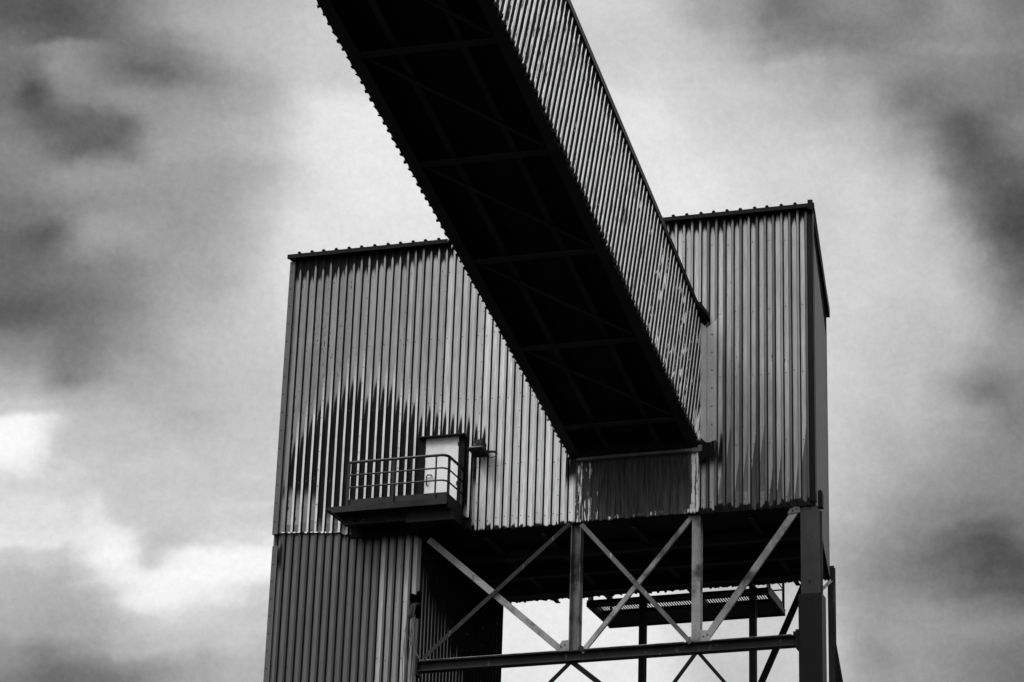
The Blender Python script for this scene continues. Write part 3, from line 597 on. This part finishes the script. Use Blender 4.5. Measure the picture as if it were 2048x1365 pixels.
# ================================================================== conveyor gallery
GX0, GX1, GZ, GH, GYAW, GSL = 7.289, 10.452, 19.253, 3.372, .0399, .29593
th = GSL
A = Vector((-math.sin(GYAW)*math.cos(th), -math.cos(GYAW)*math.cos(th), math.sin(th)))
hd = Vector((math.sin(GYAW), math.cos(GYAW), 0))
UP = (hd*math.sin(th) + Z*math.cos(th)).normalized()
HP = GH*math.cos(th); LG = 56.0; GW = GX1-GX0
def G(x, s, t): return Vector((GX0 + x, 0, GZ)) + A*s + UP*t
gal = empty('conveyor_gallery', (GX0+GW/2, 0, GZ), 'long enclosed ribbed conveyor gallery sloping up from the tower with a black underside', 'conveyor')
OUT = X - A*(X.dot(A)); OUT.normalize()
gj = rng.uniform(0, 1, 600)
def gal_style(kind, u, i):
    patch = .025*math.sin(u*1.3)+.02*math.sin(u*.47+1)
    far = min(1, u/9.0)
    d = dict(tone=.66*(.85+.3*gj[i]), topz=HP-.30+.12*(gj[i+99]-.5)-.10*far, rust=.16, soft=.02, botz=.04+.05*gj[i+7])
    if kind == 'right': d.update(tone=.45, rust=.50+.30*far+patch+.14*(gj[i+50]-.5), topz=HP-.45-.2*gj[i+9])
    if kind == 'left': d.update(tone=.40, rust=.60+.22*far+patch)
    if kind == 'pan': d.update(rust=.20+.14*gj[i+30]+patch)
    if kind == 'crown': d.update(tone=.64, rust=.28+.14*far+patch, topz=HP-.12-.08*gj[i])
    return d
sheet('side_wall', gal, G(GW-.02, .0, 0), A, UP, OUT, LG, lambda u: -.03, lambda u: HP-.06, gal_style, jag=.02, lap=0, screws=((.35, 3), (1.6, 4), (2.7, 4)), label='ribbed side wall with rust-flaked stripes', mat=cladding('flaking_cladding', edge=.05, fx=24, fy=1.8))
sheet('side_wall', gal, G(.02, LG, 0), -A, UP, -OUT, LG, lambda u: -.05, lambda u: HP-.02, dull(.2), jag=.03, lap=0)
def gbox(x0, x1, s0, s1, t0, t1, bld=None):
    bld = bld or MB(); P = [G(x, s, t) for x, s, t in ((x0,s0,t0),(x1,s0,t0),(x1,s1,t0),(x0,s1,t0),(x0,s0,t1),(x1,s0,t1),(x1,s1,t1),(x0,s1,t1))]
    return bld.add(P, [(0,3,2,1),(4,5,6,7),(0,1,5,4),(1,2,6,5),(2,3,7,6),(3,0,4,7)])
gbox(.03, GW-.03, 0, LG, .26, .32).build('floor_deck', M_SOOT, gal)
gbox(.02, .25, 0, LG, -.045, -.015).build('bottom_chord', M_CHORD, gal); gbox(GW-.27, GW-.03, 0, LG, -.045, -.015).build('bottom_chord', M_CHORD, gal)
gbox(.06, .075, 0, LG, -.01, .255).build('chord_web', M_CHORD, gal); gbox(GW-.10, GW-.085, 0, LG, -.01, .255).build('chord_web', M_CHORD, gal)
for fr in (.26, .73):
    xx = .23 + fr*(GW-.5)
    b = gbox(xx-.06, xx+.06, .05, LG, .085, .10); gbox(xx-.008, xx+.008, .05, LG, .10, .255, b); b.build('stringer', M_UNDER, gal)
k = 0; ss = 1.045
while ss < LG - 3:
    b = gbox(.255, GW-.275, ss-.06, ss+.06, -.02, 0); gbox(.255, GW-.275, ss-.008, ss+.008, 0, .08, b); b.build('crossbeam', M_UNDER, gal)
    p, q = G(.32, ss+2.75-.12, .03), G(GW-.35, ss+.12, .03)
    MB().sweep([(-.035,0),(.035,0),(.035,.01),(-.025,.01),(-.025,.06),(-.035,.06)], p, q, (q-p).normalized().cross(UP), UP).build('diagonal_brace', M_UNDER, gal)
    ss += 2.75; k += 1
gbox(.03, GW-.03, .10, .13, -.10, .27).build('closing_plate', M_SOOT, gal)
# roof with trim along both eaves
gr = gbox(-.02, GW-.03, 0, LG, HP-.06, HP+.01).build('roof', M_TRIM, gal)
gbox(GW-.028, GW+.05, .10, LG, HP-.13, HP+.025).build('eaves_trim', M_TRIM, gr); gbox(-.05, .01, .10, LG, HP-.13, HP+.025).build('eaves_trim', M_TRIM, gr)
gbox(0, GW, LG, LG+.05, -.02, HP+.1).build('end_wall', M_SOOT, gal)
P = [(GW+.02, .78, HP-.34), (GW+.25, .98, HP-.20), (GW+.20, 1.05, HP-.02), (GW+.02, .98, HP+.03)]
Q = [(GW+.02, 1.40, HP-.18), (GW+.10, 1.42, HP-.14), (GW+.10, 1.40, HP+.02), (GW+.02, 1.38, HP+.03)]
Pn = [G(x, s-.0, t) for x, s, t in P]; Qn = [G(x, s, t) for x, s, t in Q]
MB().add(Pn+Qn, [(0,1,2,3),(7,6,5,4),(0,4,5,1),(1,5,6,2),(2,6,7,3),(3,7,4,0)]).build('end_cap', M_TRIM, gr)

# ================================================================== floodlight on the wall beside the door
fl = empty('floodlight', (5.05, -.1, 19.6), 'dark box floodlight fixed to the ribbed wall right of the pale door', 'floodlight')
def rx(b, ang, piv):
    m = Matrix.Translation(piv) @ Matrix.Rotation(ang, 4, 'X') @ Matrix.Translation(-Vector(piv)); b.v = [tuple(m @ Vector(p)) for p in b.v]; return b
M_LAMP = metal('black_lamp_paint', .016, .8, 6.0, chips=.25, chip_alb=.12)
pv = (5, -.2, 19.7)
rx(MB().box(4.87, 5.12, -.40, -.14, 19.66, 19.84, .025), -.15, pv).build('housing', M_LAMP, fl)
rx(MB().box(4.90, 4.915, -.405, -.14, 19.84, 19.86).box(5.0, 5.015, -.405, -.14, 19.84, 19.86).box(5.08, 5.095, -.405, -.14, 19.84, 19.86), -.15, pv).build('cooling_fins', M_LAMP, fl)
rx(MB().add([(4.86,-.42,19.66),(5.15,-.42,19.66),(5.15,-.12,19.66),(4.86,-.12,19.66),(4.82,-.56,19.54),(5.19,-.56,19.54),(5.19,-.10,19.52),(4.82,-.10,19.52)],
    [(0,1,2,3),(0,4,5,1),(1,5,6,2),(2,6,7,3),(3,7,4,0),(4,7,6,5)]), -.1, pv).build('lamp_frame', M_LAMP, fl)
rx(MB().add([(4.87,-.535,19.57),(5.14,-.535,19.57),(5.11,-.44,19.655),(4.90,-.44,19.655)], [(0,1,2,3)]), -.1, (5, -.205, 19.7)).build('lamp_glass', M_GLASS, fl)
MB().box(4.96, 5.06, -.14, -.036, 19.60, 19.68).build('wall_bracket', M_DARK, fl)
MB().tube([(5.14,-.2,19.60),(5.30,-.2,19.60),(5.38,-.2,19.58)], .03).build('cable_gland', M_DARK, fl)
MB().tube([(5.38,-.2,19.58),(5.42,-.2,19.54),(5.39,-.2,19.49),(5.30,-.19,19.46),(5.20,-.18,19.46)], .010, 6).build('lamp_cable', M_LAMP, fl)
MB().tube([(4.86,-.16,19.55),(4.80,-.10,19.50),(4.77,-.05,19.40),(4.765,-.045,18.6),(4.765,-.045,17.7)], .012, 6).build('lamp_cable', M_MID, fl)

for o in fl.children: o.matrix_parent_inverse = Matrix.Translation((.15, 0, -.13)) @ o.matrix_parent_inverse

# ================================================================== cables hanging out of the torn corner
cb = empty('cable_bundle', (3.55, .0, 16.0), 'thin loose cables hanging from the torn hole in the lower wall corner', 'cables')
for k in range(7):
    x = 3.47 + random.uniform(0, .16); pts = [(x+.06, .15, 15.92+random.uniform(-.05,.08)), (x+.02, -.03, 15.88), (x-.01, -.07-.012*k, 15.6)]
    zend = random.uniform(11.5, 14.2)
    for q in range(1, 9):
        f = q/8; pts.append((x-.03+.05*math.sin(f*5+k), -.06-.012*k-.02*math.sin(f*4+k*2), 15.6+(zend-15.6)*f))
    MB().tube(pts, random.choice((.008, .010, .013)), 5).build('cable', M_CABLE, cb)
pts = [(3.50,-.05,15.95)] + [(3.455+.41*max(0, f-.45)**1.3*2.0, -.06, 15.8-1.33*f) for f in np.linspace(0, 1, 10)]
MB().tube(pts, .008, 5).build('cable', M_MID, cb)
